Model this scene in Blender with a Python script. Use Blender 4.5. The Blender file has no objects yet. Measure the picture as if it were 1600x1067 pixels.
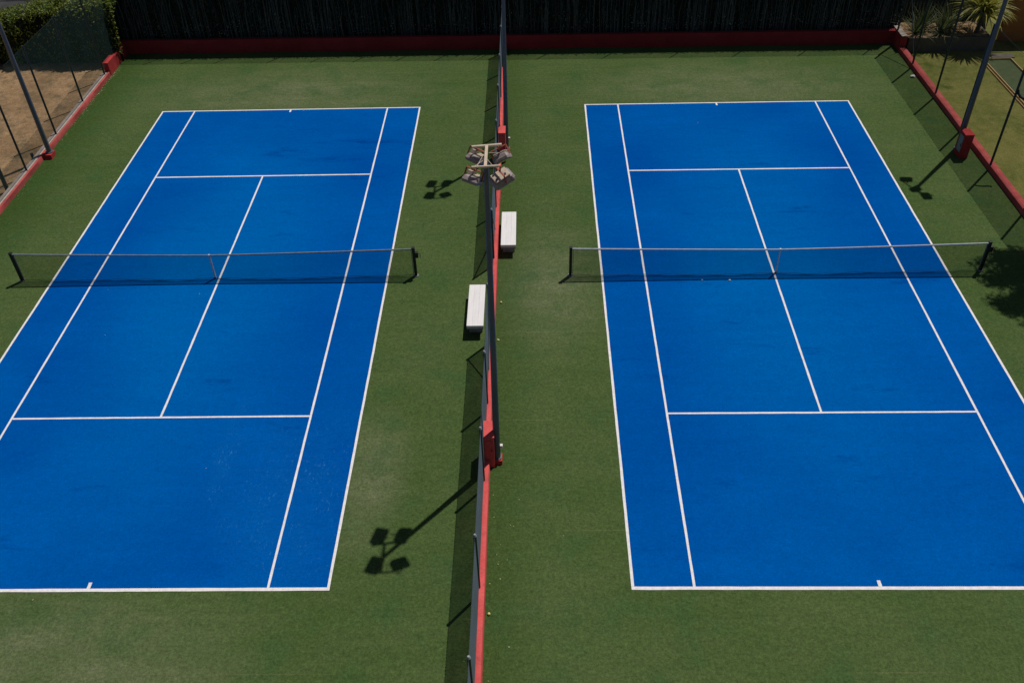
import bpy, bmesh, math, random
from mathutils import Vector, Matrix, noise
random.seed(7)
PI = math.pi
S = bpy.context.scene
COL = S.collection

# ---------------------------------------------------------------- camera
cam_d = bpy.data.cameras.new("camera")
cam = bpy.data.objects.new("camera", cam_d)
COL.objects.link(cam)
cam_d.sensor_fit = 'HORIZONTAL'
cam_d.sensor_width = 36.0
cam_d.lens = 36.0 * 1424.39 / 1600.0
cam_d.clip_start = 0.1
cam_d.clip_end = 1000.0
fw = Vector((-0.02339542, 0.7586178, -0.65111572))
rt = Vector((0.99966356, 0.01045621, -0.02373662))
up = Vector((0.01119882, 0.65145199, 0.7586072))
M = Matrix((rt, up, -fw)).transposed().to_4x4()
M.translation = Vector((1.00728, -23.80024, 17.52429))
cam.matrix_world = M
S.camera = cam

# ---------------------------------------------------------------- light
SUN_EL, SUN_AZ = math.radians(64.9), math.radians(41.0)     # azimuth from +Y towards +X
sd = Vector((math.sin(SUN_AZ)*math.cos(SUN_EL), math.cos(SUN_AZ)*math.cos(SUN_EL), math.sin(SUN_EL)))
sun_d = bpy.data.lights.new("sun", 'SUN')
sun_d.energy = 5.0
sun_d.angle = math.radians(0.55)
sun_d.color = (1.0, 0.955, 0.88)
sun = bpy.data.objects.new("sun", sun_d)
COL.objects.link(sun)
sun.rotation_euler = sd.to_track_quat('Z', 'Y').to_euler()
sun.location = (20, 20, 40)
W = bpy.data.worlds.new("World"); S.world = W; W.use_nodes = True
wn = W.node_tree; wn.nodes.clear()
sky = wn.nodes.new('ShaderNodeTexSky'); sky.sky_type = 'NISHITA'; sky.sun_disc = False
sky.sun_elevation = SUN_EL; sky.sun_rotation = SUN_AZ
bg = wn.nodes.new('ShaderNodeBackground'); bg.inputs['Strength'].default_value = 0.05
wo = wn.nodes.new('ShaderNodeOutputWorld')
wn.links.new(sky.outputs[0], bg.inputs[0]); wn.links.new(bg.outputs[0], wo.inputs[0])
S.view_settings.view_transform = 'Standard'
S.view_settings.look = 'None'
S.view_settings.exposure = -0.62
S.view_settings.gamma = 1.0

# ---------------------------------------------------------------- node helpers
class NT:
    def __init__(s, name):
        s.m = bpy.data.materials.new(name); s.m.use_nodes = True
        s.t = s.m.node_tree; s.t.nodes.clear()
        s.out = s.t.nodes.new('ShaderNodeOutputMaterial')
        s.tc = s.t.nodes.new('ShaderNodeTexCoord')
    def n(s, kind, **kw):
        nd = s.t.nodes.new(kind)
        for k, v in kw.items(): setattr(nd, k, v)
        return nd
    def l(s, a, b): s.t.links.new(a, b)
    def put(s, inp, v):
        if isinstance(v, bpy.types.NodeSocket): s.l(v, inp)
        else: inp.default_value = v
    def coord(s, scale=(1, 1, 1), loc=(0, 0, 0), rot=(0, 0, 0)):
        mp = s.n('ShaderNodeMapping')
        s.l(s.tc.outputs['Object'], mp.inputs[0])
        mp.inputs['Scale'].default_value = scale
        mp.inputs['Location'].default_value = loc
        mp.inputs['Rotation'].default_value = rot
        return mp.outputs[0]
    def noise(s, sc, scale=(1, 1, 1), det=3, rough=.55, dist=0, loc=(0, 0, 0)):
        nd = s.n('ShaderNodeTexNoise')
        s.l(s.coord(scale, loc), nd.inputs['Vector'])
        nd.inputs['Scale'].default_value = sc; nd.inputs['Detail'].default_value = det
        nd.inputs['Roughness'].default_value = rough; nd.inputs['Distortion'].default_value = dist
        return nd.outputs['Fac']
    def math(s, op, a, b=0.0, c=None, clamp=False):
        nd = s.n('ShaderNodeMath', operation=op); nd.use_clamp = clamp
        s.put(nd.inputs[0], a); s.put(nd.inputs[1], b)
        if c is not None: s.put(nd.inputs[2], c)
        return nd.outputs[0]
    def rng(s, v, a, b, c=0.0, d=1.0, smooth=False):
        nd = s.n('ShaderNodeMapRange')
        if smooth: nd.interpolation_type = 'SMOOTHSTEP'
        s.put(nd.inputs[0], v)
        for i, x in enumerate((a, b, c, d)): nd.inputs[1+i].default_value = x
        return nd.outputs[0]
    def mix(s, f, a, b, mode='MIX'):
        nd = s.n('ShaderNodeMix', data_type='RGBA', blend_type=mode)
        s.put(nd.inputs[0], f)
        s.put(nd.inputs[6], a if isinstance(a, bpy.types.NodeSocket) else (*a, 1))
        s.put(nd.inputs[7], b if isinstance(b, bpy.types.NodeSocket) else (*b, 1))
        return nd.outputs[2]
    def scale(s, col, f):                                   # multiply colour by a scalar
        nd = s.n('ShaderNodeVectorMath', operation='SCALE')
        s.put(nd.inputs[0], col); s.put(nd.inputs['Scale'], f)
        return nd.outputs[0]
    def ell(s, cx, cy, rx, ry):                             # soft ellipse mask on the ground
        sub = s.n('ShaderNodeVectorMath', operation='SUBTRACT')
        s.l(s.tc.outputs['Object'], sub.inputs[0]); sub.inputs[1].default_value = (cx, cy, 0)
        mu = s.n('ShaderNodeVectorMath', operation='MULTIPLY')
        s.l(sub.outputs[0], mu.inputs[0]); mu.inputs[1].default_value = (1/rx, 1/ry, 0)
        ln = s.n('ShaderNodeVectorMath', operation='LENGTH')
        s.l(mu.outputs[0], ln.inputs[0])
        return s.rng(ln.outputs['Value'], 0.15, 1.0, 1.0, 0.0, True)
    def sep(s):
        nd = s.n('ShaderNodeSeparateXYZ'); s.l(s.tc.outputs['Object'], nd.inputs[0]); return nd.outputs
    def pbr(s, col, rough=.8, spec=.3, metal=0, bump=None, bs=.3, bd=.01):
        b = s.n('ShaderNodeBsdfPrincipled')
        s.put(b.inputs['Base Color'], col if isinstance(col, bpy.types.NodeSocket) else (*col, 1))
        s.put(b.inputs['Roughness'], rough)
        b.inputs['Specular IOR Level'].default_value = spec
        b.inputs['Metallic'].default_value = metal
        if bump is not None:
            bp = s.n('ShaderNodeBump'); bp.inputs['Strength'].default_value = bs
            bp.inputs['Distance'].default_value = bd
            s.l(bump, bp.inputs['Height']); s.l(bp.outputs[0], b.inputs['Normal'])
        s.l(b.outputs[0], s.out.inputs[0])
        return b

def mat_turf():
    t = NT('green_turf')
    big = t.noise(.16, det=3, rough=.6)
    mid = t.noise(.9, scale=(.6, 1.3, 1), det=4, rough=.65, loc=(3, 9, 0))
    streak = t.noise(1.0, scale=(.22, 3.2, 1), det=4, rough=.7, loc=(1, 2, 0))
    fine = t.noise(16, det=2, rough=.7)
    grain = t.noise(48, det=2, rough=.8)
    base = t.mix(t.rng(big, .3, .7), (.048, .086, .023), (.066, .103, .033))
    base = t.mix(t.rng(mid, .3, .75, 0, .55), base, (.088, .113, .043))
    # worn, dusty places behind the base lines and round the court
    worn = t.ell(-9.6, 13.3, 8.2, 3.4)
    for e in ((-9.4, 12.6, 3.4, 1.4), (9.4, 13.2, 8.2, 3.4), (8.9, 12.6, 3.2, 1.2), (-3.2, -8.6, 1.3, 3.0), (-10.0, -13.8, 6.5, 2.6), (1.6, -.4, 2.6, 4.2)):
        worn = t.math('MAXIMUM', worn, t.ell(*e))
    wm = t.math('MULTIPLY', worn, t.rng(mid, .25, .7, .30, 1.0), clamp=True)
    base = t.mix(t.math('MULTIPLY', wm, .55), base, (.150, .165, .096))
    # damp, mossy strip along the foot of the dividing wall and the edges
    x = t.sep()
    strip = t.rng(x[0], -.15, 1.4, 1, 0, True)
    right_of = t.math('GREATER_THAN', x[0], -.2)
    strip = t.math('MULTIPLY', strip, right_of)
    strip = t.math('MULTIPLY', strip, t.rng(mid, .2, .7, .6, 1.0))
    edge = t.math('MAXIMUM', t.rng(x[0], -18.2, -15.8, 1, 0, True), t.math('MULTIPLY', strip, .8))
    base = t.mix(t.math('MULTIPLY', edge, .75), base, (.030, .062, .013))
    # seams of the turf rolls
    ph = t.math('FRACT', t.math('MULTIPLY_ADD', x[1], 1/3.66, .31))
    seam = t.math('MULTIPLY', t.rng(t.math('ABSOLUTE', t.math('SUBTRACT', ph, .5)), .0, .006, 1, 0),
                  t.rng(t.noise(.35, loc=(7, 1, 0)), .45, .62))
    base = t.mix(t.math('MULTIPLY', seam, .28), base, (.20, .20, .10))
    f = t.math('MULTIPLY', t.rng(fine, .25, .75, .70, 1.32), t.rng(grain, .25, .75, .68, 1.34))
    f = t.math('MULTIPLY', f, t.rng(streak, .3, .7, .95, 1.05))
    f = t.math('MULTIPLY', f, t.rng(t.noise(6.5, det=4, rough=.75, loc=(5, 5, 0)), .3, .7, .80, 1.20))
    crisp = t.math('MULTIPLY', wm, t.rng(t.noise(2.4, det=6, rough=.8, loc=(1, 6, 0)), .52, .62))
    base = t.mix(t.math('MULTIPLY', crisp, .22), base, (.20, .19, .125))
    sand = t.rng(t.noise(26, det=2, rough=.6, loc=(2, 7, 0)), .70, .76)
    base = t.mix(t.math('MULTIPLY', sand, .5), base, (.22, .22, .14))
    hue = t.noise(.8, det=3, rough=.6, loc=(15, 2, 0))
    base = t.mix(t.rng(hue, .5, .72, 0, .55), base, (.036, .086, .030))
    t.pbr(t.scale(base, f), .95, .03, bump=grain, bs=.5, bd=.01)
    return t.m

def mat_blue():
    t = NT('blue_court_surface')
    big = t.noise(.22, det=3, rough=.55, dist=.3)
    mid = t.noise(1.1, det=5, rough=.65, loc=(4, 1, 0))
    streak = t.noise(1.0, scale=(.35, 2.6, 1), det=4, rough=.7)
    fine = t.noise(14, det=3, rough=.7)
    grain = t.noise(42, det=2, rough=.8)
    base = t.mix(t.rng(big, .3, .72), (0, .064, .310), (0, .096, .385))
    base = t.mix(t.rng(mid, .3, .75, 0, .5), base, (0, .076, .325))
    play = t.math('MAXIMUM', t.ell(-9.2, 0, 4.3, 14.5), t.ell(8.7, 0, 4.3, 14.5))
    base = t.mix(t.math('MULTIPLY', play, .55), base, (0, .122, .40))
    # dark scuffs and damp marks
    sc = t.rng(t.noise(.75, scale=(.45, 1.6, 1), det=5, rough=.7, loc=(11, 3, 0)), .60, .72, 0, 1, True)
    base = t.mix(t.math('MULTIPLY', sc, .45), base, (0, .036, .205))
    st = t.math('MAXIMUM', t.ell(-5.9, 8.95, 2.6, .30), t.math('MAXIMUM', t.ell(-8.6, 8.1, 1.3, .5), t.ell(-6.6, 7.6, 1.8, .35)))
    st = t.math('MULTIPLY', st, t.rng(t.noise(1.6, scale=(.5, 2, 1), det=4, rough=.7, loc=(2, 2, 0)), .40, .60))
    base = t.mix(t.math('MULTIPLY', st, .75), base, (0, .040, .225))
    # pale scratches on the near right part of the left court
    reg = t.ell(-4.9, -9.2, 2.6, 3.8)
    sp = t.rng(t.noise(9, scale=(1.5, .7, 1), det=5, rough=.8, loc=(2, 8, 0)), .57, .67)
    reg = t.math('MAXIMUM', reg, t.ell(-7.0, -7.9, .5, 2.6))
    cl = t.rng(t.noise(1.7, det=3, loc=(9, 4, 0)), .42, .60)
    m = t.math('MULTIPLY', t.math('MULTIPLY', reg, sp), cl, clamp=True)
    base = t.mix(t.math('MULTIPLY', m, .55), base, (.075, .27, .47))
    dust = t.math('MULTIPLY', reg, t.rng(mid, .35, .7, 0, .12))
    base = t.mix(dust, base, (.012, .150, .385))
    f = t.math('MULTIPLY', t.math('MULTIPLY', t.rng(fine, .25, .75, .86, 1.14), t.rng(t.noise(5, det=4, rough=.7, loc=(1, 9, 0)), .3, .7, .93, 1.07)), t.rng(grain, .25, .75, .80, 1.20))
    f = t.math('MULTIPLY', f, t.rng(streak, .3, .7, .955, 1.045))
    t.pbr(t.scale(base, f), .95, .0, bump=grain, bs=.35, bd=.006)
    return t.m

def mat_line():
    t = NT('white_line_paint')
    nz = t.noise(9, det=4, rough=.75); g = t.noise(40, det=2)
    c = t.mix(t.rng(nz, .35, .68), (.68, .65, .65), (.86, .835, .84))
    t.pbr(t.scale(c, t.rng(g, .25, .75, .90, 1.08)), .85, .2, bump=g, bs=.3, bd=.006)
    return t.m

def mat_plain(name, a, b, sc=3.0, rough=.7, spec=.3, metal=0, gr=.12, det=5, stretch=(1, 1, 1), bs=.15):
    t = NT(name)
    nz = t.noise(sc, scale=stretch, det=det, rough=.65); g = t.noise(sc*9, scale=stretch, det=3, rough=.7, loc=(3, 3, 3))
    c = t.mix(t.rng(nz, .32, .68), a, b)
    t.pbr(t.scale(c, t.rng(g, .25, .75, 1-gr, 1+gr)), rough, spec, metal, bump=g, bs=bs, bd=.01)
    return t.m

def mat_mesh(name, colr, a, rough=.6):
    """wire or cord mesh: the share of the view that thin wires block grows with the slant, as on real mesh"""
    t = NT(name)
    geo = t.n('ShaderNodeNewGeometry')
    dt = t.n('ShaderNodeVectorMath', operation='DOT_PRODUCT')
    t.l(geo.outputs['Incoming'], dt.inputs[0]); t.l(geo.outputs['Normal'], dt.inputs[1])
    c = t.math('MAXIMUM', t.math('ABSOLUTE', dt.outputs['Value']), .02)
    p = t.math('POWER', 1-a, t.math('DIVIDE', 1.0, c))
    nz = t.noise(1.2, det=3)
    al = t.math('MULTIPLY', t.math('SUBTRACT', 1.0, p), t.rng(nz, .3, .7, .9, 1.0), clamp=True)
    tr = t.n('ShaderNodeBsdfTransparent'); df = t.n('ShaderNodeBsdfDiffuse')
    cc = t.mix(t.noise(5, det=4), colr, tuple(x*.65 for x in colr))
    t.l(cc, df.inputs[0])
    mx = t.n('ShaderNodeMixShader'); t.l(al, mx.inputs[0]); t.l(tr.outputs[0], mx.inputs[1]); t.l(df.outputs[0], mx.inputs[2])
    t.l(mx.outputs[0], t.out.inputs[0])
    return t.m

def mat_leaf(name, a, b, c, trans=.25):
    t = NT(name)
    oi = t.n('ShaderNodeNewGeometry')
    r = oi.outputs['Random Per Island']
    col = t.mix(r, a, b); col = t.mix(t.rng(t.noise(.9, det=3), .45, .7), col, c)
    d = t.n('ShaderNodeBsdfPrincipled'); t.l(col, d.inputs['Base Color']); d.inputs['Roughness'].default_value = .5
    d.inputs['Specular IOR Level'].default_value = .35
    tl = t.n('ShaderNodeBsdfTranslucent'); t.l(t.scale(col, 1.3), tl.inputs[0])
    mx = t.n('ShaderNodeMixShader'); mx.inputs[0].default_value = trans
    t.l(d.outputs[0], mx.inputs[1]); t.l(tl.outputs[0], mx.inputs[2]); t.l(mx.outputs[0], t.out.inputs[0])
    return t.m

def mat_dry():
    t = NT('dry_ground')
    big = t.noise(.5, det=4, rough=.6); mid = t.noise(3.5, det=6, rough=.75); g = t.noise(22, det=3, rough=.8)
    c = t.mix(t.rng(big, .35, .65), (.30, .180, .092), (.50, .32, .175))
    c = t.mix(t.rng(mid, .40, .68, 0, .7), c, (.17, .115, .062))
    cl = t.rng(t.noise(1.1, det=6, rough=.75, loc=(6, 1, 0)), .50, .62, 0, .75)
    c = t.mix(cl, c, (.15, .115, .062))
    t.pbr(t.scale(c, t.rng(g, .25, .75, .55, 1.42)), .95, .1, bump=g, bs=.8, bd=.04)
    return t.m

def mat_lawn():
    t = NT('lawn')
    big = t.noise(.45, det=4, rough=.6); mid = t.noise(2.6, det=6, rough=.75); g = t.noise(20, det=3, rough=.8)
    c = t.mix(t.rng(big, .35, .65), (.095, .118, .024), (.172, .168, .046))
    c = t.mix(t.rng(mid, .42, .70, 0, .65), c, (.25, .215, .075))
    c = t.mix(t.rng(t.noise(1.4, det=5, loc=(8, 8, 0)), .58, .72, 0, .6), c, (.045, .068, .012))
    t.pbr(t.scale(c, t.rng(g, .25, .75, .62, 1.38)), .95, .1, bump=g, bs=.7, bd=.03)
    return t.m

def mat_wall(name, a, b, stain, amt):
    t = NT(name)
    nz = t.noise(2.0, det=5, rough=.65); g = t.noise(20, det=3, rough=.7)
    c = t.mix(t.rng(nz, .32, .68), a, b)
    sp = t.rng(t.noise(3.2, scale=(1, 1, .5), det=6, rough=.8, loc=(4, 4, 1)), .54, .66)
    c = t.mix(t.math('MULTIPLY', sp, amt), c, stain)
    ch = t.rng(t.noise(13, det=4, rough=.8, loc=(9, 2, 3)), .66, .70)
    c = t.mix(t.math('MULTIPLY', ch, .6), c, (.42, .36, .32))
    t.pbr(t.scale(c, t.rng(g, .25, .75, .86, 1.12)), .85, .2, bump=g, bs=.3, bd=.008)
    return t.m

MT = dict(
    turf=mat_turf(), blue=mat_blue(), line=mat_line(), dry=mat_dry(), lawn=mat_lawn(),
    red=mat_wall('red_painted_masonry', (.36, .032, .034), (.46, .052, .050), (.20, .03, .03), .5),
    maroon_shade=mat_plain('maroon_paint_with_shade', (.235, .020, .024), (.31, .032, .034), 1.6, .8, .2, gr=.14),  # maroon darkened so the colour carries the end wall's shade
    redlit=mat_wall('faded_red_paint_sunlit', (.56, .075, .075), (.70, .115, .110), (.30, .07, .06), .55),  # faded red lifted so the colour carries the sunlit tone
    redpale=mat_wall('faded_red_masonry', (.36, .055, .055), (.52, .11, .10), (.24, .12, .10), .6),
    conc=mat_plain('bare_concrete', (.34, .29, .26), (.50, .43, .38), 4, .9, .15, gr=.15),
    pole=mat_plain('galvanised_steel', (.10, .115, .135), (.15, .165, .19), 2.5, .5, .4, .2, gr=.06, stretch=(1, 1, .25)),
    post=mat_plain('dark_green_steel', (.018, .032, .034), (.030, .046, .048), 6, .45, .4, 0, gr=.1),
    cap=mat_plain('grey_post_cap', (.22, .24, .26), (.30, .33, .35), 8, .5, .4, 0),
    cmesh=mat_mesh('chain_link_grey', (.20, .25, .30), .29),
    gmesh=mat_mesh('chain_link_green', (.060, .112, .104), .12),
    dmesh=mat_mesh('chain_link_dark', (.030, .050, .045), .15),
    net=mat_mesh('black_net_cord', (.006, .007, .010), .25),
    black=mat_plain('black_metal', (.008, .009, .010), (.016, .017, .019), 8, .5, .4),
    bandg=mat_plain('weathered_net_tape', (.17, .20, .23), (.27, .30, .32), 5, .8, .2),
    bandw=mat_plain('pale_net_tape', (.44, .46, .50), (.60, .61, .64), 5, .8, .2),
    bench=mat_plain('white_bench_board', (.70, .67, .68), (.80, .775, .785), 2.5, .6, .3, gr=.03, stretch=(6, .5, 1), bs=.08),
    bleg=mat_plain('grey_bench_support', (.20, .20, .21), (.30, .30, .31), 5, .8, .2),
    cream=mat_plain('cream_painted_steel', (.46, .37, .28), (.64, .53, .40), 9, .6, .3, gr=.1),
    lamp=mat_plain('weathered_lamp_casing', (.40, .31, .24), (.62, .52, .42), 12, .6, .35, gr=.18),
    lampm=mat_plain('mauve_grey_lamp_body', (.22, .185, .185), (.38, .31, .30), 12, .5, .4, gr=.15),
    lampd=mat_plain('dark_lamp_body', (.035, .035, .042), (.07, .068, .078), 12, .5, .4, gr=.15),
    rust=mat_plain('rusted_bracket', (.20, .055, .035), (.36, .12, .08), 18, .8, .2, gr=.2),
    glass=mat_plain('lamp_glass', (.04, .05, .06), (.06, .07, .08), 3, .08, .6),
    panel=mat_plain('grey_panel', (.20, .25, .30), (.27, .32, .37), 5, .5, .3),
    white=mat_plain('white_plastic', (.72, .70, .66), (.80, .78, .74), 6, .5, .3),
    soil=mat_plain('dry_soil', (.20, .12, .065), (.44, .29, .17), 3, .95, .1, gr=.35),
    gconc=mat_plain('weathered_grey_concrete', (.10, .09, .08), (.16, .14, .12), 2, .9, .15, gr=.15),
    brownwall=mat_plain('brown_render', (.26, .11, .04), (.32, .14, .055), 1.2, .9, .15, gr=.08),
    dark=mat_plain('dark_timber', (.020, .024, .030), (.036, .040, .046), 2, .8, .2, gr=.2, stretch=(6, 6, .6)),
    shade_strip=mat_plain('shade_dark_grey', (.035, .036, .038), (.055, .055, .056), 1.5, .9, .2, gr=.15),
    pave=mat_plain('pale_pavement', (.40, .39, .37), (.50, .49, .46), 1.5, .9, .2, gr=.08),
    brass=mat_plain('tan_timber_edging', (.46, .30, .13), (.60, .42, .20), 5, .6, .3, gr=.12),
    mat_g=mat_plain('green_putting_mat', (.062, .088, .040), (.090, .110, .055), 3, .95, .1, gr=.2),
    leafA=mat_leaf('hedge_leaf', (.085, .13, .016), (.25, .28, .032), (.07, .12, .02)),
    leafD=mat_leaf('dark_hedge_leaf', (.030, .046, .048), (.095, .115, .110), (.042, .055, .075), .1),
    leafP=mat_leaf('dry_pale_leaf', (.45, .36, .22), (.70, .60, .42), (.55, .40, .25), .2),
    leafQ=mat_leaf('light_fleck_leaf', (.5, .5, .42), (.85, .82, .74), (.6, .5, .4), .35),
    leafT=mat_leaf('tree_leaf', (.035, .06, .012), (.08, .12, .025), (.03, .05, .01), .2),
    strap=mat_leaf('strap_leaf', (.18, .20, .03), (.48, .44, .10), (.26, .27, .05), .35),
    strapd=mat_leaf('green_strap_leaf', (.05, .08, .025), (.15, .17, .055), (.07, .09, .035), .3),
    bark=mat_plain('bark', (.06, .045, .03), (.12, .09, .065), 7, .9, .1, gr=.25, stretch=(1, 1, .3), bs=.6),
    ball=mat_plain('pale_yellow_felt', (.55, .60, .18), (.66, .70, .28), 20, .95, .1),
    stem=mat_plain('pale_grey_stem', (.13, .14, .14), (.28, .28, .26), 7, .9, .1, gr=.25),
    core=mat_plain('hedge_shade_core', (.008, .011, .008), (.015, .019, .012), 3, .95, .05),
)

# ---------------------------------------------------------------- mesh helpers
class MB:
    def __init__(s): s.v = []; s.f = []
    def add(s, vs, fs):
        o = len(s.v); s.v += [tuple(v) for v in vs]; s.f += [tuple(i+o for i in f) for f in fs]
    def box(s, x0, x1, y0, y1, z0, z1, bev=0.0, mat=None):
        if bev > 0:
            bm = bmesh.new(); bmesh.ops.create_cube(bm, size=1)
            for v in bm.verts:
                v.co = Vector(((x0+x1)/2+v.co.x*(x1-x0), (y0+y1)/2+v.co.y*(y1-y0), (z0+z1)/2+v.co.z*(z1-z0)))
            bmesh.ops.bevel(bm, geom=bm.edges[:], offset=bev, segments=2, affect='EDGES', profile=.5)
            bm.verts.index_update()
            vs = [mat @ v.co if mat else v.co.copy() for v in bm.verts]
            s.add(vs, [[v.index for v in f.verts] for f in bm.faces]); bm.free(); return
        vs = [Vector((x, y, z)) for z in (z0, z1) for y in (y0, y1) for x in (x0, x1)]
        if mat: vs = [mat @ v for v in vs]
        s.add(vs, [(0, 2, 3, 1), (4, 5, 7, 6), (0, 1, 5, 4), (2, 6, 7, 3), (0, 4, 6, 2), (1, 3, 7, 5)])
    def tube(s, pts, r0, r1=None, seg=10, caps=True):
        pts = [Vector(p) for p in pts]; r1 = r0 if r1 is None else r1; n = len(pts)
        rings = []; ref = None
        for i, p in enumerate(pts):
            d = (pts[min(i+1, n-1)]-pts[max(i-1, 0)]).normalized()
            if ref is None or abs(ref.dot(d)) > .95: ref = Vector((1, 0, 0)) if abs(d.x) < .8 else Vector((0, 1, 0))
            a = d.cross(ref).normalized(); b = d.cross(a)
            r = r0+(r1-r0)*i/max(n-1, 1)
            rings.append([p+a*math.cos(2*PI*k/seg)*r+b*math.sin(2*PI*k/seg)*r for k in range(seg)])
        vs = [v for ring in rings for v in ring]; fs = []
        for i in range(n-1):
            for k in range(seg):
                fs.append((i*seg+k, i*seg+(k+1) % seg, (i+1)*seg+(k+1) % seg, (i+1)*seg+k))
        if caps: fs.append(tuple(range(seg))[::-1]); fs.append(tuple((n-1)*seg+k for k in range(seg)))
        s.add(vs, fs)
    def bar(s, a, b, w, h=None):
        a = Vector(a); b = Vector(b); h = h or w
        q = (b-a).to_track_quat('Z', 'Y').to_matrix().to_4x4(); q.translation = a
        s.box(-w/2, w/2, -h/2, h/2, 0, (b-a).length, mat=q)
    def quad(s, a, b, c, d): s.add([a, b, c, d], [(0, 1, 2, 3)])
    def sheet(s, x0, x1, y0, y1, z): s.quad((x0, y0, z), (x1, y0, z), (x1, y1, z), (x0, y1, z))
    def build(s, name, mat, parent=None, smooth=False, origin=None):
        me = bpy.data.meshes.new(name)
        off = Vector(origin) if origin else Vector((0, 0, 0))
        me.from_pydata([tuple(Vector(v)-off) for v in s.v] if origin else s.v, [], s.f); me.validate(); me.update()
        me.materials.append(MT[mat])
        if smooth:
            me.polygons.foreach_set('use_smooth', [True]*len(me.polygons))
            if hasattr(me, 'set_sharp_from_angle'): me.set_sharp_from_angle(angle=math.radians(40))
        o = bpy.data.objects.new(name, me); COL.objects.link(o)
        if origin: o.location = off
        if parent: o.parent = parent
        return o

def tag(o, label=None, cat=None, group=None, kind=None):
    if label: o['label'] = label
    if cat: o['category'] = cat
    if group: o['group'] = group
    if kind: o['kind'] = kind
    return o
def thing(name, loc, label, cat, group=None, rz=0):
    o = bpy.data.objects.new(name, None); COL.objects.link(o); o.empty_display_size = .2
    o.location = loc; o.rotation_euler = (0, 0, rz)
    return tag(o, label, cat, group)
def copy_tree(o, parent=None):
    c = o.copy(); COL.objects.link(c); c.parent = parent
    for ch in [x for x in COL.objects if x.parent == o]: copy_tree(ch, c)
    return c
def skew_end(o):                                     # the far end wall stands a little askew to the courts
    p = Matrix.Translation((12, 17.6, 0)); bpy.context.view_layer.update()
    o.matrix_world = p @ Matrix.Rotation(-.0128, 4, 'Z') @ p.inverted() @ o.matrix_world
    return o
def struct(name, mb, m): return tag(mb.build(name, m), kind='structure')

# ---------------------------------------------------------------- ground sheets
m = MB(); m.sheet(-150, 150, -150, 150, -.03); struct('ground', m, 'dry')
m = MB(); m.quad((-18.25, -34, 0), (18.0, -34, 0), (18.0, 17.6, 0), (-18.25, 18.08, 0)); struct('court_turf', m, 'turf')
m = MB(); m.sheet(18.05, 60, -60, 22.6, -.012); struct('lawn', m, 'lawn')
m = MB(); m.sheet(-90, 90, 20.0, 25.35, -.018); struct('shade_strip', m, 'shade_strip')  # dark sheet standing in for the shaded ground beyond the hedge
m = MB(); m.box(-90, 90, 25.4, 29.5, -.1, .06); struct('pavement', m, 'pave')
m = MB(); m.box(21.75, 22.75, 15.75, 16.15, -.05, .03, .008); struct('path', m, 'gconc')

LC, RC = (-9.1695, 0.0), (8.7224, -0.0471)
HL, SV, DB, SG = 11.885, 6.40, 5.485, 4.115
def court(c, ang, tag_):
    R = Matrix.Rotation(ang, 4, 'Z'); R.translation = Vector((c[0], c[1], 0))
    e = .03
    m = MB(); m.v = []; m.add([R @ Vector((x, y, .004)) for x, y in ((-DB-e+.05, -HL-e+.05), (DB+e-.05, -HL-e+.05), (DB+e-.05, HL+e-.05), (-DB-e+.05, HL+e-.05))], [(0, 1, 2, 3)])
    struct(tag_+'_court_surface', m, 'blue')
    m = MB(); w = .03; b = .05
    def ln(x0, x1, y0, y1):
        # a hand-painted stripe: slightly uneven edges along its length
        L = max(x1-x0, y1-y0); n = max(2, int(L/.35)); A = []; B = []
        for i in range(n+1):
            t_ = i/n; j = random.uniform(-.0035, .0035); k = random.uniform(-.0035, .0035)
            if x1-x0 > y1-y0:
                X = x0+(x1-x0)*t_; A.append((X, y0+j)); B.append((X, y1+k))
            else:
                Y = y0+(y1-y0)*t_; A.append((x1+j, Y)); B.append((x0+k, Y))
        vs = [R @ Vector((x, y, .008)) for x, y in A+B]
        m.add(vs, [(i, i+1, n+2+i, n+1+i) for i in range(n)])
    ln(-DB-.035, DB+.035, -HL-.035, -HL+b); ln(-DB-.035, DB+.035, HL-b+.01, HL+.025)
    y0, y1 = -HL+b, HL-b+.01
    ln(-DB-.035, -DB+w, y0, y1); ln(DB-w, DB+.035, y0, y1)
    ln(-SG-.03, -SG+.03, y0, y1); ln(SG-.03, SG+.03, y0, y1)
    ln(-SG+.03, SG-.03, -SV-.03, -SV+.03); ln(-SG+.03, SG-.03, SV-.035, SV+.035)
    ln(-.03, .03, -SV+.03, SV-.035)
    ln(-.04, .04, y0, y0+.16); ln(-.035, .035, y1-.2, y1)
    struct(tag_+'_court_lines', m, 'line')
court(LC, 0, 'left'); court(RC, -.0052, 'right')

# ---------------------------------------------------------------- masonry
def rough_box(mb, x0, x1, y0, y1, z0, z1, axis, step=.6, amp=.004):
    """long low wall with slightly uneven faces"""
    L = (y1-y0) if axis == 'y' else (x1-x0); n = max(1, int(L/step)); ring = []
    for i in range(n+1):
        t_ = i/n; r = lambda: random.uniform(-amp, amp)
        if axis == 'y':
            Y = y0+L*t_; ring.append([(x0+r(), Y, z0), (x1+r(), Y, z0), (x1+r()-.008, Y, z1-.012), (x1-.02+r(), Y, z1+r()), (x0+.02+r(), Y, z1+r()), (x0+r()+.008, Y, z1-.012)])
        else:
            X = x0+L*t_; ring.append([(X, y1+r(), z0), (X, y0+r(), z0), (X, y0+r()+.008, z1-.012), (X, y0+.02+r(), z1+r()), (X, y1-.02+r(), z1+r()), (X, y1+r()-.008, z1-.012)])
    vs = [v for q in ring for v in q]; k = 6; fs = []
    for i in range(n):
        for j in range(k): fs.append((i*k+j, (i+1)*k+j, (i+1)*k+(j+1) % k, i*k+(j+1) % k))
    fs.append(tuple(range(k))); fs.append(tuple(n*k+j for j in range(k))[::-1])
    fs = [f[::-1] for f in fs]
    mb.add(vs, fs)

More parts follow.
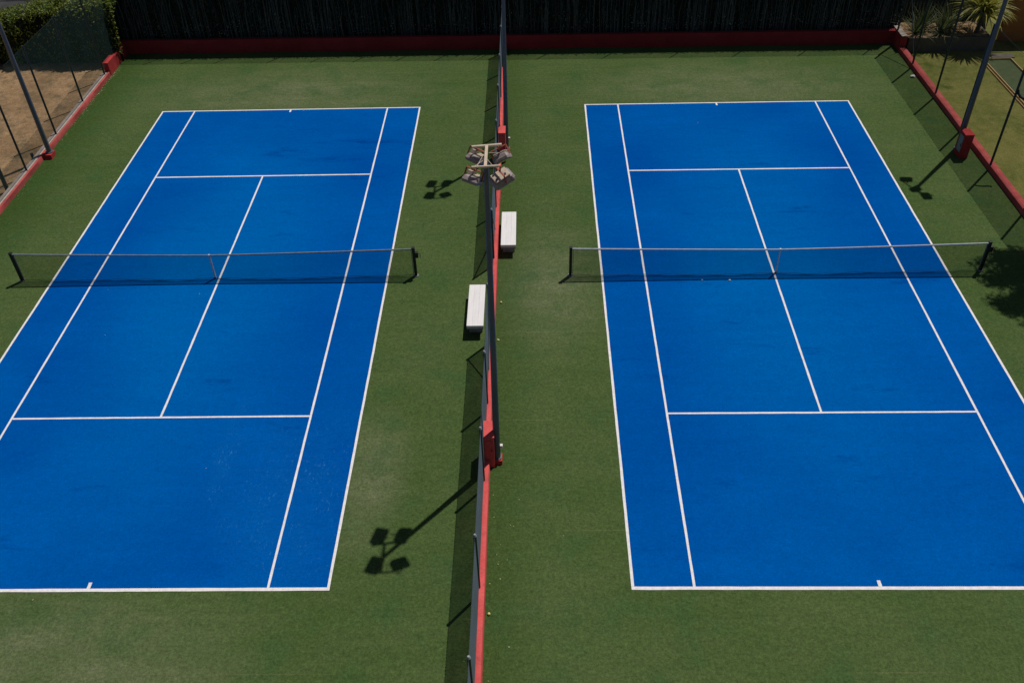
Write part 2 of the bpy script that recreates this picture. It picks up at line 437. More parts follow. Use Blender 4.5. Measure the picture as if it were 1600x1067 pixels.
m = MB(); rough_box(m, -.275, -.125, -34, 17.74, -.02, .30, 'y')
tag(m.build('low_wall', 'redlit', smooth=True), 'long narrow red painted wall dividing the two blue courts', 'wall')
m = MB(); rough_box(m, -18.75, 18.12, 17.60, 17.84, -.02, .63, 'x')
tag(skew_end(m.build('end_wall', 'maroon_shade', smooth=True)), 'dark red shaded wall along the far end of both courts, below the hedge', 'wall')
t = thing('kerb_wall', (17.85, 0, 0), 'low faded red kerb wall along the lawn on the right court side', 'kerb')
m = MB(); rough_box(m, 17.84, 18.13, -34, 16.70, -.02, .2, 'y'); o = m.build('kerb', 'redpale', smooth=True); o.parent = t; o.location = (-17.85, 0, 0)
m = MB(); m.box(17.86, 18.15, 16.72, 17.51, -.02, .64, .012); o = m.build('end_pier', 'red'); o.parent = t; o.location = (-17.85, 0, 0)
m = MB(); m.box(17.87, 18.14, 16.73, 18.0, .660, .69, .006); o = m.build('cap', 'conc'); o.parent = t; o.location = (-17.85, 0, 0)
t = thing('kerb_wall', (-18.3, 0, 0), 'low kerb wall with red inner face and bare concrete back edge beside the dry brown ground', 'kerb')
m = MB(); rough_box(m, -18.27, -18.17, -34, 15.55, -.02, .2, 'y'); o = m.build('kerb', 'redpale', smooth=True); o.parent = t; o.location = (18.3, 0, 0)
m = MB(); rough_box(m, -18.50, -18.275, -34, 15.55, -.04, .205, 'y'); o = m.build('concrete_edge', 'conc', smooth=True); o.parent = t; o.location = (18.3, 0, 0)
m = MB(); m.box(-18.42, -18.17, 15.60, 16.50, -.02, .60, .012); o = m.build('end_pier', 'red'); o.parent = t; o.location = (18.3, 0, 0)
m = MB(); rough_box(m, -18.36, -18.19, 16.52, 17.94, -.02, .54, 'y'); o = m.build('return_wall', 'maroon_shade'); o.parent = t; o.location = (18.3, 0, 0)

# ---------------------------------------------------------------- chain link fences
def fence_mesh(a, b, z0, z1, spikes=False):
    """sheet of chain link from a to b, a little slack between the posts"""
    m = MB(); a = Vector(a); b = Vector(b); L = (b-a).length; n = max(4, int(L/.25)); d = (b-a)/n
    nrm = Vector((-(b-a).y, (b-a).x, 0)).normalized(); vs = []; R = 6
    for i in range(n+1):
        t_ = i/n
        for k in range(R+1):
            z = z0+(z1-z0)*k/R
            off = .018*math.sin(PI*t_)*math.sin(PI*k/R)*math.sin(3.1*t_*L+a.y)
            top = -.012*abs(math.sin(PI*t_)) if k == R else 0
            vs.append(tuple(a+d*i+nrm*off+Vector((0, 0, z+top))))
    m.add(vs, [(i*(R+1)+k, (i+1)*(R+1)+k, (i+1)*(R+1)+k+1, i*(R+1)+k+1) for i in range(n) for k in range(R)])
    return m
def knuckles(a, b, z, pitch=.075):
    m = MB(); a = Vector(a); b = Vector(b); L = (b-a).length; n = int(L/pitch); u = (b-a).normalized()
    for i in range(n):
        p = a+u*(pitch*(i+.5))+Vector((0, 0, z))
        m.tube([p+Vector((0, 0, -.03))-u*.016, p+Vector((.006, 0, .012)), p+Vector((-.004, 0, -.02))+u*.016], .0035, seg=4, caps=False)
    return m
def fence(name, label, posts, z0, h, meshmat, r=.036, braces=(), spikes=False, bays=None, caps=False, tension=True, postmat='post'):
    p0 = Vector((*posts[0], 0))
    t = thing(name, p0, label, 'fence')
    L = lambda mb, nm, mt, sm=False: (lambda o: (setattr(o, 'parent', t), setattr(o, 'location', -p0), o)[2])(mb.build(nm, mt, smooth=sm))
    for x, y in posts:
        m = MB(); m.tube([(x, y, z0-.1), (x, y, h)], r, seg=12); o = L(m, 'post', postmat, True)
        if caps:
            m = MB(); m.tube([(x, y, h-.03), (x, y, h+.012), (x, y, h+.03)], r+.008, r*.6, seg=12)
            c = m.build('post_cap', 'cap', smooth=True); c.parent = o
    side = .0
    for i in (bays if bays is not None else range(len(posts)-1)):
        a, b = posts[i], posts[i+1]
        mp = fence_mesh((*a, 0), (*b, 0), z0+.03, h-.02); nf = len(mp.f)
        if spikes:
            kn = knuckles((*a, 0), (*b, 0), h-.02); mp.add(kn.v, kn.f)
        o = L(mp, 'mesh_panel', meshmat)
        if spikes:
            o.data.materials.append(MT['cap'])
            for pl in o.data.polygons[nf:]: pl.material_index = 1
    a, b = posts[0], posts[-1]
    for z in (h-.05, z0+.08):
        m = MB(); m.tube([(a[0], a[1], z), (b[0], b[1], z)], .0045, seg=5); L(m, 'tension_wire', 'post')
    for a, b in braces:
        m = MB(); m.tube([a, b], .022, seg=8); L(m, 'brace', 'post', True)
    return t

CX = -.255
ys_near = [-20.9, -17.85, -14.82, -12.05, -8.97, -6.27, -3.42]
ys_far = [.45, 3.5, 6.39, 9.3, 12.12, 15.12, 17.36]
fence('chain_link_fence', 'chain link fence on the red dividing wall, near run up to the left bench', [(CX, y) for y in ys_near], .28, 2.15, 'cmesh',
      spikes=True, caps=True, braces=[((CX, -3.45, 2.05), (CX, -4.95, .32))])
fence('chain_link_fence', 'chain link fence on the red dividing wall, far run from the right bench', [(CX, y) for y in ys_far], .28, 2.15, 'cmesh',
      spikes=True, caps=True, braces=[((CX, .48, 2.05), (CX, 2.1, .32))])
fence('tall_fence', 'tall chain link fence with dark posts between right court and lawn', [(17.90, y) for y in (-5.9, -2.9, .1, 3.05, 6.07, 9.0, 11.98, 14.93, 17.45)], .16, 4.3, 'dmesh',
      r=.042, braces=[((17.9, 17.3, 2.9), (17.9, 15.0, .4))])
fence('tall_fence', 'tall green chain link fence beside the dry ground left of the left court', [(-18.32, y) for y in (.6, 3.6, 6.75, 9.65, 12.6, 15.3, 17.4)], .16, 3.9, 'gmesh', r=.04)
px = [-18.2, -15.9, -14.15, -12.6, -10.1, -8.06, -6.04, -4.11, -2.28, -.6]
skew_end(fence('back_fence', 'dark chain link fence on the end wall behind the left court', [(x, 17.72) for x in px], .60, 3.8, 'dmesh', r=.024))
px = [-.4, 2.44, 5.45, 8.55, 11.4, 14.37, 17.28, 18.0]
skew_end(fence('back_fence', 'dark chain link fence on the end wall behind the right court', [(x, 17.72) for x in px], .60, 3.8, 'dmesh', r=.024))

# thick strut at the left fence foot
m = MB(); m.tube([(-18.62, 5.6, -.05), (-18.62, 5.6, 3.2)], .075, seg=14)
tag(m.build('gate_post', 'post', smooth=True), 'thick dark green post just outside the left fence, at the left photo edge', 'post')
# black cable loop on the right fence post
m = MB(); m.tube([(17.93, 6.07, 3.12), (17.95, 6.0, 3.0), (18.02, 5.93, 2.92), (18.14, 5.9, 2.86), (18.28, 5.9, 2.84), (18.42, 5.88, 2.87)], .045, seg=10)
tag(m.build('cable_loop', 'black', smooth=True), 'short black cable loop sticking out from a tall fence post over the lawn', 'cable')

# ---------------------------------------------------------------- floodlight poles
def frame_at(p, z_dir, spin=0):
    q = Vector(z_dir).to_track_quat('-Z', 'Y').to_matrix().to_4x4() @ Matrix.Rotation(spin, 4, 'Z')
    q.translation = Vector(p); return q
def floodlight(parent, p, aim, spin, barend, style=0):
    """box lantern: pale back casing, dark body, glass, rusty yoke, control gear box"""
    p = Vector(p); q = frame_at(p, aim, spin)
    bm = bmesh.new()
    w, l, d = .165, .225, .12
    prof = [(-.5, 1.0, 1.0), (-.15, 1.02, 1.02), (.35, .86, .88), (.5, .62, .66)]
    m = MB(); vs = []
    for z, a, b in prof:
        for x, y in ((-1, -.8), (-.8, -1), (.8, -1), (1, -.8), (1, .8), (.8, 1), (-.8, 1), (-1, .8)):
            vs.append(q @ Vector((x*w*a, y*l*b, z*d*1.2)))
    fs = []
    for i in range(3):
        for k in range(8): fs.append((i*8+k, i*8+(k+1) % 8, (i+1)*8+(k+1) % 8, (i+1)*8+k))
    fs.append(tuple(range(24, 32))); fs.append(tuple(range(8))[::-1])
    m.add(vs, fs); lamp = m.build('floodlight', 'lampm', parent)
    m = MB(); m.box(-.138, .138, -.168, .168, -.082, -.074, mat=q); m.build('glass', 'glass', lamp)
    m = MB()
    if style in (1, 3):
        m.box(-.132, .132, -.172, .165, .0735, .100, .012, mat=q); m.build('back_cover', 'lamp', lamp)
        for x, y in ((-.08, -.11), (.07, -.12), (.06, .08)):
            m = MB(); m.tube([q @ Vector((x, y, .104)), q @ Vector((x, y, .120))], .024, seg=8); m.build('bolt', 'lampd', lamp)
    else:
        m.box(-.130, -.02, -.155, .155, .0735, .112, .010, mat=q); m.build('back_cover', 'lamp', lamp)
        m = MB(); m.box(.012, .122, -.10, .10, .0735, .160, .012, mat=q); m.build('gear_box', 'lamp', lamp)
        m = MB(); m.box(.045, .085, -.03, .03, .1655, .18, mat=q); m.build('cable_gland', 'black', lamp)
    b = Vector(barend); yk = q @ Vector((0, .02, .17))
    m = MB(); A = q @ Vector((-.18, 0, 0)); B = q @ Vector((.18, 0, 0)); A2 = q @ Vector((-.18, .02, .19)); B2 = q @ Vector((.18, .02, .19))
    m.bar(A, A2, .034, .012); m.bar(B, B2, .034, .012); m.bar(A2, B2, .034, .012); m.bar(yk, b, .026)
    m.build('yoke', 'rust', lamp)

def light_pole(loc, label, group, four=True, junction=True):
    t = thing('light_pole', loc, label, 'light pole', group)
    top = Vector((.07, .09, 8.62))
    m = MB(); m.tube([(0, 0, .12), (top.x*.5, top.y*.5, 4.3), tuple(top)], .092, .05, seg=20); m.build('pole', 'pole', t, True)
    m = MB(); m.box(-.135, .135, -.14, .14, -.02, .14, .012); m.build('plinth', 'red', t)
    m = MB(); m.tube([(0, 0, .14), (0, 0, .165)], .125, seg=16)
    for k in range(4):
        a = PI/4+k*PI/2; m.tube([(.12*math.cos(a), .12*math.sin(a), .14), (.12*math.cos(a), .12*math.sin(a), .19)], .012, seg=6)
    m.build('base_flange', 'pole', t)
    if junction:
        m = MB(); m.box(.085, .155, -.05, .035, .50, .60, .012); m.build('junction_box', 'white', t)
    if four:
        Z = 8.70
        m = MB()
        m.box(.045, .105, -.32, .50, Z-.03, Z+.025, .004)
        m.tube([(-.19, -.33, Z), (.36, -.29, Z)], .026, seg=8); m.tube([(-.22, .46, Z), (.37, .54, Z)], .034, seg=8)
        m.build('crossarm', 'cream', t)
        m = MB()
        for a, b in (((.02, .25, Z-.05), (-.10, -.28, Z-.03)), ((.02, .02, Z-.05), (-.14, -.24, Z-.03)), ((.12, .22, Z), (.33, .40, Z-.1)), ((.10, .05, Z-.05), (.23, -.26, Z-.03))):
            m.tube([a, b], .006, seg=5)
        m.build('stay_wire', 'cream', t)
        ends = [(-.19, -.33, Z), (.36, -.29, Z), (-.22, .46, Z), (.37, .54, Z)]
        floodlight(t, (-.19, -.22, 8.38), (-.40, -.45, -1.0), .45, ends[0], 0)
        floodlight(t, (.38, -.20, 8.38), (.30, .30, -1.0), -.30, ends[1], 3)
        floodlight(t, (-.17, .60, 8.38), (-.50, -.40, -1.0), .65, ends[2], 2)
        floodlight(t, (.37, .62, 8.38), (.55, -.65, -1.0), -.75, ends[3], 1)
    return t

lp = light_pole((.050, -8.06, 0), 'near floodlight pole on the dividing wall, its four lamps in view', 'floodlight poles on the dividing wall')
l2 = copy_tree(lp); l2.location = (.045, 8.0, 0)
l2['label'] = 'far floodlight pole on the dividing wall, its head above the photo edge'

def side_pole(loc, label, junction, lamps, lean=(.0, .0), r0=.125):
    t = thing('light_pole', loc, label, 'light pole')
    top = Vector((lean[0], lean[1], 8.0))
    m = MB(); m.tube([(0, 0, .0), tuple(top*.5), tuple(top)], r0, .065, seg=20); m.build('pole', 'pole', t, True)
    m = MB(); m.tube([(0, 0, .0), (0, 0, .03)], .14, seg=16); m.build('base_flange', 'pole', t)
    m = MB(); m.tube([tuple(top+Vector((-.35, .45, -.03))), tuple(top+Vector((.1, -.6, -.03)))], .03, seg=8); m.build('crossarm', 'cream', t)
    for i, (dx, dy, aim, sp) in enumerate(lamps):
        e = top+Vector((dx*.6, dy, -.03))
        floodlight(t, top+Vector((dx, dy, -.25)), aim, sp, e, (1, 0, 2)[i % 3])
    return t
side_pole((17.31, 7.66, 0), 'thick grey light pole beside the red cabinet at the lawn edge', False,
          [(-.25, .50, (-.5, .2, -1), .1), (-.12, -.15, (-1.2, .5, -1), .6), (.10, -.62, (-1.2, -.9, -1), .9)], r0=.10)
side_pole((-18.0, 8.17, .2), 'grey light pole on the red block at the left kerb', False,
          [(.2, .4, (.9, .2, -1), .1), (.2, -.4, (.9, -.3, -1), -.2)], r0=.095)
m = MB(); m.box(-18.50, -17.86, 7.93, 8.34, -.02, .19, .014)
tag(m.build('pole_footing', 'red'), 'red masonry block across the left kerb carrying the grey pole', 'footing')
m = MB(); m.tube([(-18.55, 7.86, -.03), (-18.55, 7.86, .32)], .06, seg=10)
tag(m.build('bollard_stub', 'black', smooth=True), 'stubby black pipe end beside the left pole footing', 'pipe')

# ---------------------------------------------------------------- red cabinets
def cabinet(loc, sx, sy, h, label, panel=False, paint='redlit'):
    t = thing('red_cabinet', loc, label, 'cabinet')
    m = MB(); m.box(-sx/2, sx/2, -sy/2, sy/2, -.02, h-.035, .006); m.build('body', paint, t)
    m = MB(); m.box(-sx/2-.012, sx/2+.012, -sy/2-.012, sy/2+.012, h-.033, h, .008); m.build('cap', paint, t)
    if panel:
        m = MB(); m.box(-sx/2-.016, -sx/2-.001, -sy/2+.08, sy/2-.10, .22, h-.12, .004); d = m.build('door', 'panel', t)
        m = MB(); m.box(-sx/2-.032, -sx/2-.017, -.14, -.11, .45, .55); m.build('handle', 'black', d)
    else:
        m = MB(); m.box(-sx/2+.04, sx/2-.04, -sy/2-.012, -sy/2-.001, .35, h-.12, .003); d = m.build('door', paint, t)
        m = MB(); m.box(sx/2-.07, sx/2-.055, -sy/2-.028, -sy/2-.013, .6, .68); m.build('handle', 'black', d)
    return t
cabinet((-.135, -8.00, 0), .27, .57, 1.1, 'red cabinet on the dividing wall beside the near floodlight pole')
cabinet((-.085, 7.40, 0), .25, .56, 1.25, 'red cabinet on the dividing wall beside the far floodlight pole')
cabinet((17.24, 7.14, 0), .32, .50, .97, 'red cabinet with grey side panel at the foot of the lawn side pole', True, 'red')

# ---------------------------------------------------------------- benches
def bench(loc, label):
    t = thing('bench', loc, label, 'bench', 'white benches by the dividing wall')
    m = MB()
    for k in range(3): m.box(-.248+k*.1655, -.248+k*.1655+.1645, -1.0, 1.0, .36, .45, .003)
    m.build('seat', 'bench', t)
    m = MB(); m.box(-.235, .235, -.985, -.94, .29, .358); m.box(-.235, .235, .94, .985, .29, .358); m.build('seat_frame', 'bleg', t)
    for y in (-.72, .72):
        m = MB(); m.box(-.20, .20, y-.05, y+.05, -.01, .298, .008); m.build('leg', 'bleg', t)
    return t
bench((.222, 1.95, 0), 'white bench on the right court side of the dividing wall')
bench((-.705, -2.18, 0), 'white bench on the left court side of the dividing wall')

# ---------------------------------------------------------------- tennis nets
def net(x0, x1, y, label, band, seed, xc):
    rnd = random.Random(seed)
    t = thing('tennis_net', ((x0+x1)/2, y, 0), label, 'tennis net'); ox = (x0+x1)/2
    xl, xr = x0-ox, x1-ox; N = 120; xm = xc-ox
    def top(x):
        w = (x-xm)/((xr-xm) if x > xm else (xm-xl)); return .925+.135*abs(w)**1.25
    ph = [rnd.uniform(0, 6) for _ in range(4)]
    def hem(x):
        e = min(1, (x-xl)/1.2, (xr-x)/1.2); c = min(1, abs(x-xm)/1.1)
        return -max(0, e)*(.03+c*(.055+.035*math.sin(x*.62+ph[0])+.018*math.sin(x*1.7+ph[1])))
    R = 10; vs = []
    for i in range(N+1):
        x = xl+.05+(xr-xl-.1)*i/N; zt = top(x)-.04; zb = .035
        for k in range(R+1):
            u = k/R; s_ = u**3
            vs.append((x, hem(x)*s_+.006*math.sin(x*5+ph[2])*math.sin(PI*u), zt+(zb-zt)*u))
    m = MB(); m.add(vs, [(i*(R+1)+k, i*(R+1)+k+1, (i+1)*(R+1)+k+1, (i+1)*(R+1)+k) for i in range(N) for k in range(R)])
    m.build('net_mesh', 'net', t)
    m = MB(); m.tube([(xl+.05+(xr-xl-.1)*i/N, hem(xl+.05+(xr-xl-.1)*i/N), .032+.008*math.sin(i*.7)) for i in range(N+1)], .009, seg=6); m.build('bottom_hem', 'black', t)
    m = MB(); n2 = 60
    for i in range(n2):
        a = xl+(xr-xl)*i/n2; b = xl+(xr-xl)*(i+1)/n2
        if i in (0, n2-1): r = .012
        za, zb = top(a), top(b)
        m.add([(a, -.018, za-.045), (b, -.018, zb-.045), (b, -.020, zb-.006), (a, -.020, za-.006), (a, 0, za+.006), (b, 0, zb+.006),
               (a, .020, za-.006), (b, .020, zb-.006), (a, .018, za-.045), (b, .018, zb-.045)],
              [(0, 1, 2, 3), (3, 2, 5, 4), (4, 5, 7, 6), (6, 7, 9, 8)])
    m.build('headband', band, t)
    m = MB(); m.box(xm-.025, xm+.025, -.026, .024, .02, top(xm)+.012, .003); m.build('center_strap', 'white' if band == 'bandw' else 'bandw', t)
    for sgn, X in ((-1, xl), (1, xr)):
        m = MB(); m.box(X-.045, X+.045, -.045, .045, -.02, 1.09, .008); p = m.build('net_post', 'black', t)
        m = MB(); m.box(X-.052, X+.052, -.052, .052, 1.09, 1.105, .003); m.build('post_cap', 'black', p)
        m = MB(); m.tube([(X, 0, 0), (X, 0, .025)], .085, seg=14); m.build('base_sleeve', 'bleg', p)
        if sgn > 0:
            m = MB(); m.box(X+.046, X+.14, -.05, .05, .72, .92, .012); w = m.build('winder', 'black', p)
            m = MB(); m.tube([(X+.14, 0, .85), (X+.20, 0, .85), (X+.20, -.04, .73)], .011, seg=6); m.build('crank', 'black', w)
        m = MB(); s0 = X-sgn*.075
        m.tube([(s0, -.01, .05), (s0+.004, .0, .5), (s0, 0, 1.0)], .010, seg=5); m.build('side_cord', 'bandg', t)
    return t
net(-15.66, -2.76, -.06, 'tennis net across the left court with dull grey top tape', 'bandg', 3, -9.30)
net(2.22, 15.24, -.16, 'tennis net across the right court with brighter white top tape', 'bandw', 8, 8.78)

# ---------------------------------------------------------------- planting
def leaf(mb, p, L, w, n, d, fold=.15):
    """one small pointed leaf, four vertices, slightly folded"""
    d = d.normalized(); s_ = d.cross(n).normalized()
    mb.add([p, p+d*L*.5+s_*w*.5-n*fold*w, p+d*L, p+d*L*.5-s_*w*.5-n*fold*w], [(0, 1, 2, 3)])
def rv(): 
    return Vector((random.gauss(0, 1), random.gauss(0, 1), random.gauss(0, 1))).normalized()

# long dark hedge behind the end wall
t = thing('hedge', (0, 18.62, 0), 'long dark hedge in shade behind the far end wall', 'hedge'); skew_end(t)
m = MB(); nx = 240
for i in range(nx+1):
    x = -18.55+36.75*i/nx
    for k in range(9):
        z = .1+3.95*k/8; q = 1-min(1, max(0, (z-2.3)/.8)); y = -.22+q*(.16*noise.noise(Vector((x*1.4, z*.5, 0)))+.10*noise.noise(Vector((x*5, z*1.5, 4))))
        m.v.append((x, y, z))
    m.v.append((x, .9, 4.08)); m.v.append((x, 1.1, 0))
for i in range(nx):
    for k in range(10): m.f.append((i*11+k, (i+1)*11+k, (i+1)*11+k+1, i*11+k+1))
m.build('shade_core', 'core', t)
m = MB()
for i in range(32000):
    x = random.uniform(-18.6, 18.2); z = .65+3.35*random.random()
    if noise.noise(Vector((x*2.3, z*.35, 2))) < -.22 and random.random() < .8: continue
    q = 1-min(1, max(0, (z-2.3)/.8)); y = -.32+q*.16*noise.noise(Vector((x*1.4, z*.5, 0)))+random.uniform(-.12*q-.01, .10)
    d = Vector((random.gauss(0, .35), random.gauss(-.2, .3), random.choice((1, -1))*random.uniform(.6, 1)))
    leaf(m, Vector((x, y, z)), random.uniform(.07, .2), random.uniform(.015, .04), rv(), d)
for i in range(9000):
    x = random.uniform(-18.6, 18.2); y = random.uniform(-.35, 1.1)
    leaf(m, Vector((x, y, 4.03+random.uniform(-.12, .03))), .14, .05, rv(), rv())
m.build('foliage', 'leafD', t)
m = MB()
for i in range(520):
    x = random.uniform(-18.4, 18.1); y = -.40+random.uniform(-.06, .04); w = random.uniform(.005, .018)
    z0 = .45; z1 = random.uniform(1.2, 3.3)
    m.tube([(x, y, z0), (x+random.gauss(0, .04), y, (z0+z1)/2), (x+random.gauss(0, .08), y+.02, z1)], w, w*.5, seg=4, caps=False)
m.build('stems', 'stem', t)
m = MB()  # dry leaves made pale to emulate light flecks low in the hedge
for i in range(1900):
    x = random.uniform(-18.4, 18.1)
    if noise.noise(Vector((x*1.1, 0, 7))) < -.05 and random.random() < .75: continue
    z = .62+abs(random.gauss(0, .36))
    leaf(m, Vector((x, -.46+random.uniform(-.1, .1), z)), random.uniform(.03, .085), random.uniform(.02, .045), rv(), rv())
o = m.build('light_fleck_leaves', 'leafQ', t); o['kind'] = 'stuff'

# sunlit hedge beyond the left fence
t = thing('hedge', (-22, 17.9, 0), 'bright green leafy hedge beyond the dry ground at the top left corner', 'hedge')
def ltop(x):                                        # height of the crest along x (world)
    return 1.75+.95*min(1, max(0, (x+25)/5))+.12*noise.noise(Vector((x*1.1, 3, 0)))
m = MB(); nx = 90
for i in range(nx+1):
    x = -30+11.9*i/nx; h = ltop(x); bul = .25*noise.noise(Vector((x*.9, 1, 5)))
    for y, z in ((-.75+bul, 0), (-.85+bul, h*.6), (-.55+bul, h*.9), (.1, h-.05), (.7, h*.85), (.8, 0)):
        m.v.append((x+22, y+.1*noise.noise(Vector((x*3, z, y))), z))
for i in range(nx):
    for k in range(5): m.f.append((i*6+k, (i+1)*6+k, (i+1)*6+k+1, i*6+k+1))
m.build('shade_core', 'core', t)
m = MB()
for i in range(21000):
    x = random.uniform(-30, -18.0); h = ltop(x); bul = .25*noise.noise(Vector((x*.9, 1, 5)))
    a = random.random()
    if a < .55: y = random.uniform(-.7, .8)+bul; z = h+random.uniform(-.10, .22)-.25*abs(y-.1)
    else: z = h*random.random()**.7; y = -.88+bul+random.uniform(-.15, .1)+.25*(z/h)
    cl = noise.noise(Vector((x*2.4, y*2.4, z*2.4)))
    if cl < -.25: continue
    p = Vector((x+22, y, z))+rv()*.05+Vector((0, -.12, .08))*cl
    leaf(m, p, random.uniform(.09, .17), random.uniform(.045, .075), (rv()+Vector((0, 0, 1.2))).normalized(), rv()+Vector((0, -.3, .2)))
m.build('foliage', 'leafA', t)

# tree just outside the right edge: only its shadow falls on the court
t = thing('tree', (20.6, 2.9, 0), 'leafy tree right of the court, its crown shading the turf by the right net post', 'tree')
m = MB(); m.tube([(0, 0, -.05), (.05, .03, 3.6), (-.15, -.1, 7.6)], .20, .11, seg=12)
for k in range(8):
    a = k*2*PI/8+.3; z = 6.4+.25*k
    e = Vector((math.cos(a)*1.3-.4, math.sin(a)*1.25-.3, z+2.0))
    m.tube([(-.1, .07, z), tuple((Vector((-.1, .07, z))+e)*.5+Vector((0, 0, .15))), tuple(e)], .055, .018, seg=6)
m.build('trunk', 'bark', t)
m = MB(); cl = []
for i in range(120):
    v = rv()*random.random()**.4; cl.append(Vector((v.x*2.15-.45, v.y*2.15-.46, 10.0+v.z*1.6)))
for i in range(30000):
    c = random.choice(cl); p = c+rv()*random.random()**.5*.42
    leaf(m, p, random.uniform(.10, .18), random.uniform(.05, .09), rv(), rv())
m.build('crown', 'leafT', t)

# raised bed with strap-leaved plants at the far right corner
t = thing('planter_bed', (20, 17.2, 0), 'raised concrete planting bed of dry soil beyond the right end of the red wall', 'planter')
m = MB()
m.box(-1.80, 1.85, -.60, -.48, -.03, .64, .01); m.box(1.73, 1.85, -.478, 1.2, -.03, .64, .01)
m.build('planter_wall', 'gconc', t)
m = MB(); n1, n2 = 44, 18
for i in range(n1+1):
    for k in range(n2+1):
        x = -1.82+3.54*i/n1; y = -.475+1.75*k/n2; m.v.append((x, y, .62+.09*noise.noise(Vector((x*2.2, y*2.2, 0)))+.03*noise.noise(Vector((x*9, y*9, 0)))))
for i in range(n1):
    for k in range(n2): a = i*(n2+1)+k; m.f.append((a, a+n2+1, a+n2+2, a+1))
m.build('soil', 'soil', t)

def strap_plant(name, loc, L, n, w, mt, label, cat, group=None, base_r=.08, up0=.9, trunk=0.0, droop=1.0):
    t = thing(name, loc, label, cat, group)
    if trunk:
        m = MB(); m.tube([(0, 0, -.05), (.03, .0, trunk*.5), (0, 0, trunk)], .10, .07, seg=10); m.build('trunk', 'bark', t)
    m = MB()
    for i in range(n):
        a = random.uniform(0, 2*PI); el = random.uniform(.10, up0)*PI/2
        ln = L*random.uniform(.6, 1.1); ww = w*random.uniform(.7, 1.2)
        p = Vector((math.cos(a)*base_r*random.random(), math.sin(a)*base_r*random.random(), trunk+random.uniform(-.12, .08) if trunk else 0))
        d = Vector((math.cos(a)*math.cos(el), math.sin(a)*math.cos(el), math.sin(el))); s_ = Vector((-math.sin(a), math.cos(a), 0))
        K = 7; vs = []
        for k in range(K+1):
            u = k/K; wd = ww*(1-u**2.2)*(.55+.9*min(u*3, 1)*.5)
            vs += [p+s_*wd*.5+Vector((0, 0, wd*.22)), p, p-s_*wd*.5+Vector((0, 0, wd*.22))]
            p = p+d*ln/K; d = (d+Vector((0, 0, -.17*droop*(.6+u)))).normalized()
        fs = []
        for k in range(K): b = k*3; fs += [(b, b+1, b+4, b+3), (b+1, b+2, b+5, b+4)]
        m.add(vs, fs)
    m.build('leaves', mt, t, True)
    return t
G = 'strap leaf plants in the raised bed'
strap_plant('strap_leaf_plant', (18.62, 17.15, .62), 1.35, 60, .05, 'strapd', 'sparse green strap leaf plant nearest the red wall end', 'plant', G, up0=.98, droop=.55)
strap_plant('strap_leaf_plant', (19.75, 17.15, .62), 1.35, 90, .05, 'strapd', 'green strap leaf plant in the middle of the raised bed', 'plant', G, up0=.98, droop=.55)
strap_plant('strap_leaf_plant', (19.15, 17.75, .62), 1.25, 80, .045, 'strapd', 'shaded strap leaf plant at the back left of the raised bed', 'plant', G, up0=.95, droop=.6)
strap_plant('strap_leaf_plant', (20.35, 17.75, .62), 1.25, 90, .045, 'strapd', 'shaded strap leaf plant behind the yucca trunk in the raised bed', 'plant', G, up0=.95, droop=.6)
strap_plant('yucca', (21.35, 17.1, .60), 1.62, 360, .085, 'strap', 'large yellow green yucca with drooping leaves behind the thick grey pole', 'plant', base_r=.14, up0=.98, trunk=.95, droop=1.15)

# dark screen fence behind the bed, brown wall right of it
t = thing('screen_fence', (18.2, 18.7, 0), 'dark board fence with pale cap behind the planting bed', 'fence')
m = MB()
for k in range(27): m.box(.02+k*.16, .02+k*.16+.148, 0, .022, -.03, 1.60+.008*math.sin(k*2.1)); 
m.build('boards', 'dark', t)
m = MB(); m.box(0, 2.0, -.03, .06, 1.615, 1.645); m.build('cap_rail', 'pave', t)
t = thing('garden_wall', (22.72, 17.6, 0), 'brown rendered wall in shade at the top right corner', 'wall')
m = MB(); m.box(0, 9, 0, .25, -.05, 3.0, .02); m.build('wall', 'brownwall', t)
m = MB(); m.box(-.03, 9.03, -.04, .29, 3.003, 3.08, .01); m.build('coping', 'gconc', t)
m = MB(); m.box(-.02, .02, -.6, -.002, -.05, .06); 

# framed putting mat on the lawn
t = thing('lawn_frame', (21.85, 10.6, 0), 'narrow green mat in a tan timber frame lying on the lawn', 'frame')
x0, x1, y0, y1 = -.58, .60, -5.5, 4.93
m = MB(); m.box(x0, x1, y0, y1, -.02, .012); m.build('mat', 'mat_g', t)
m = MB()
m.box(x0-.035, x0, y0, y1, -.02, .09, .006); m.box(x1, x1+.035, y0, y1, -.02, .09, .006)
m.box(x0-.13, x0-.10, y0, y1-.05, -.02, .05, .005)
m.box(x0-.035, x1+.035, y1+.001, y1+.035, -.02, .09, .006); m.box(x0-.035, x1+.035, y0-.035, y0-.001, -.02, .09, .006)
m.build('timber_frame', 'brass', t)

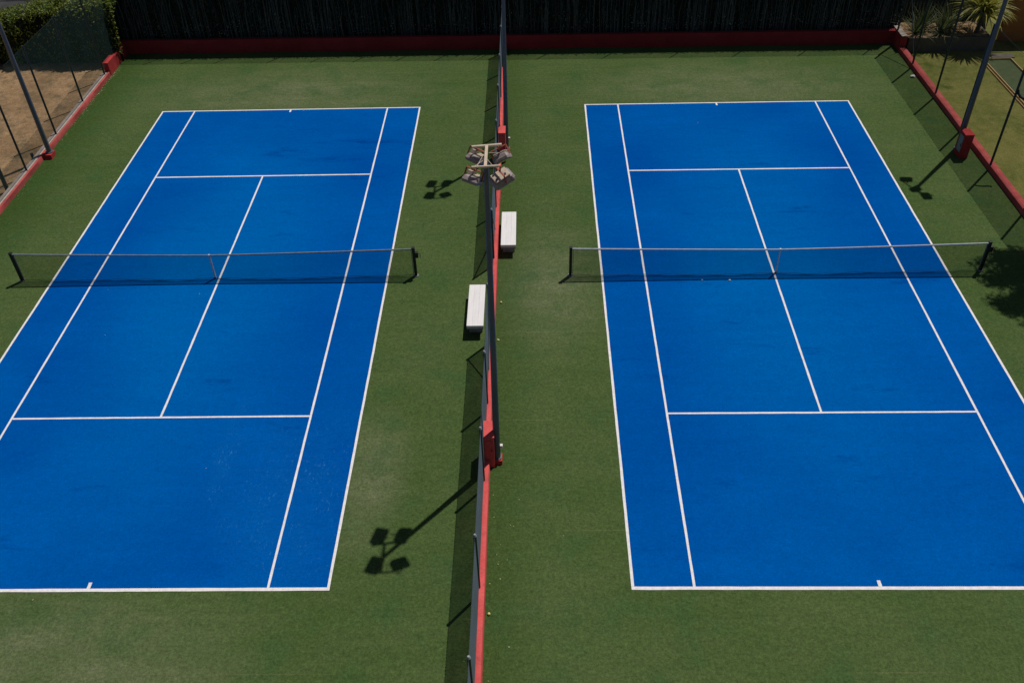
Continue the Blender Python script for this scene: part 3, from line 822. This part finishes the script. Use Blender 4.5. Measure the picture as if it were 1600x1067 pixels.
# ---------------------------------------------------------------- small loose things
def litter(name, n, fn, mt, label, cat):
    m = MB()
    for i in range(n):
        x, y = fn(); a = random.uniform(0, 2*PI)
        leaf(m, Vector((x, y, .012+random.random()*.012)), random.uniform(.02, .055), random.uniform(.015, .03), (Vector((0, 0, 1))+rv()*.3).normalized(), Vector((math.cos(a), math.sin(a), .1)))
    tag(m.build(name, mt), label, cat, kind='stuff')
litter('leaf_litter', 150, lambda: (-18.14+abs(random.gauss(0, .09)), 16.4-abs(random.gauss(0, 3.4))), 'leafP', 'pale dry leaf litter along the foot of the left kerb', 'leaf litter')
litter('leaf_litter', 14, lambda: (-.08+abs(random.gauss(0, .4)), random.uniform(-14.5, -9.2)), 'leafP', 'sparse dry leaf litter on the turf by the near dividing wall', 'leaf litter')
litter('leaf_litter', 18, lambda: (random.uniform(-18, 17.5), random.uniform(-14, 16.5)), 'leafP', 'tiny dry bits scattered over the turf and courts', 'leaf litter')
def blob(name, loc, r, mt, label, cat, sq=1.0):
    bm = bmesh.new(); bmesh.ops.create_icosphere(bm, subdivisions=3, radius=r)
    m = MB(); bm.verts.index_update()
    m.add([Vector((v.co.x, v.co.y, v.co.z*sq)) for v in bm.verts], [[v.index for v in f.verts] for f in bm.faces]); bm.free()
    o = m.build(name, mt, smooth=True); o.location = loc; return tag(o, label, cat)
blob('tennis_ball', (0.02, -1.55, .033), .033, 'ball', 'pale tennis ball by the dividing wall opposite the left bench', 'ball')
blob('tennis_ball', (-.03, -12.55, .033), .033, 'ball', 'bright tennis ball by the dividing wall near the bottom edge', 'ball')
def crumple(name, loc, r, label):
    bm = bmesh.new(); bmesh.ops.create_icosphere(bm, subdivisions=3, radius=r)
    for v in bm.verts: v.co *= 1+.45*noise.noise(v.co*22+Vector(loc)); v.co.z *= .55
    bm.verts.index_update(); m = MB(); m.add([v.co.copy() for v in bm.verts], [[v.index for v in f.verts] for f in bm.faces]); bm.free()
    o = m.build(name, 'white'); o.location = loc; return tag(o, label, 'litter')
crumple('crumpled_paper', (17.62, 13.95, .05), .09, 'crumpled white paper at the kerb below the tall right fence')
def dry_leaf(loc, label, L=.11):
    m = MB(); a = random.uniform(0, 6)
    leaf(m, Vector((0, 0, 0)), L, L*.55, (Vector((0, 0, 1))+rv()*.2).normalized(), Vector((math.cos(a), math.sin(a), .15)))
    o = m.build('fallen_leaf', 'leafP'); o.location = loc; tag(o, label, 'leaf', 'loose fallen leaves')
dry_leaf((.02, -3.35, .02), 'pale fallen leaf by the dividing wall just past the left bench')
dry_leaf((6.35, -.45, .02), 'fallen leaf under the right net, left of the other leaf')
dry_leaf((7.28, -.47, .02), 'fallen leaf under the right net, nearer the center strap', .13)
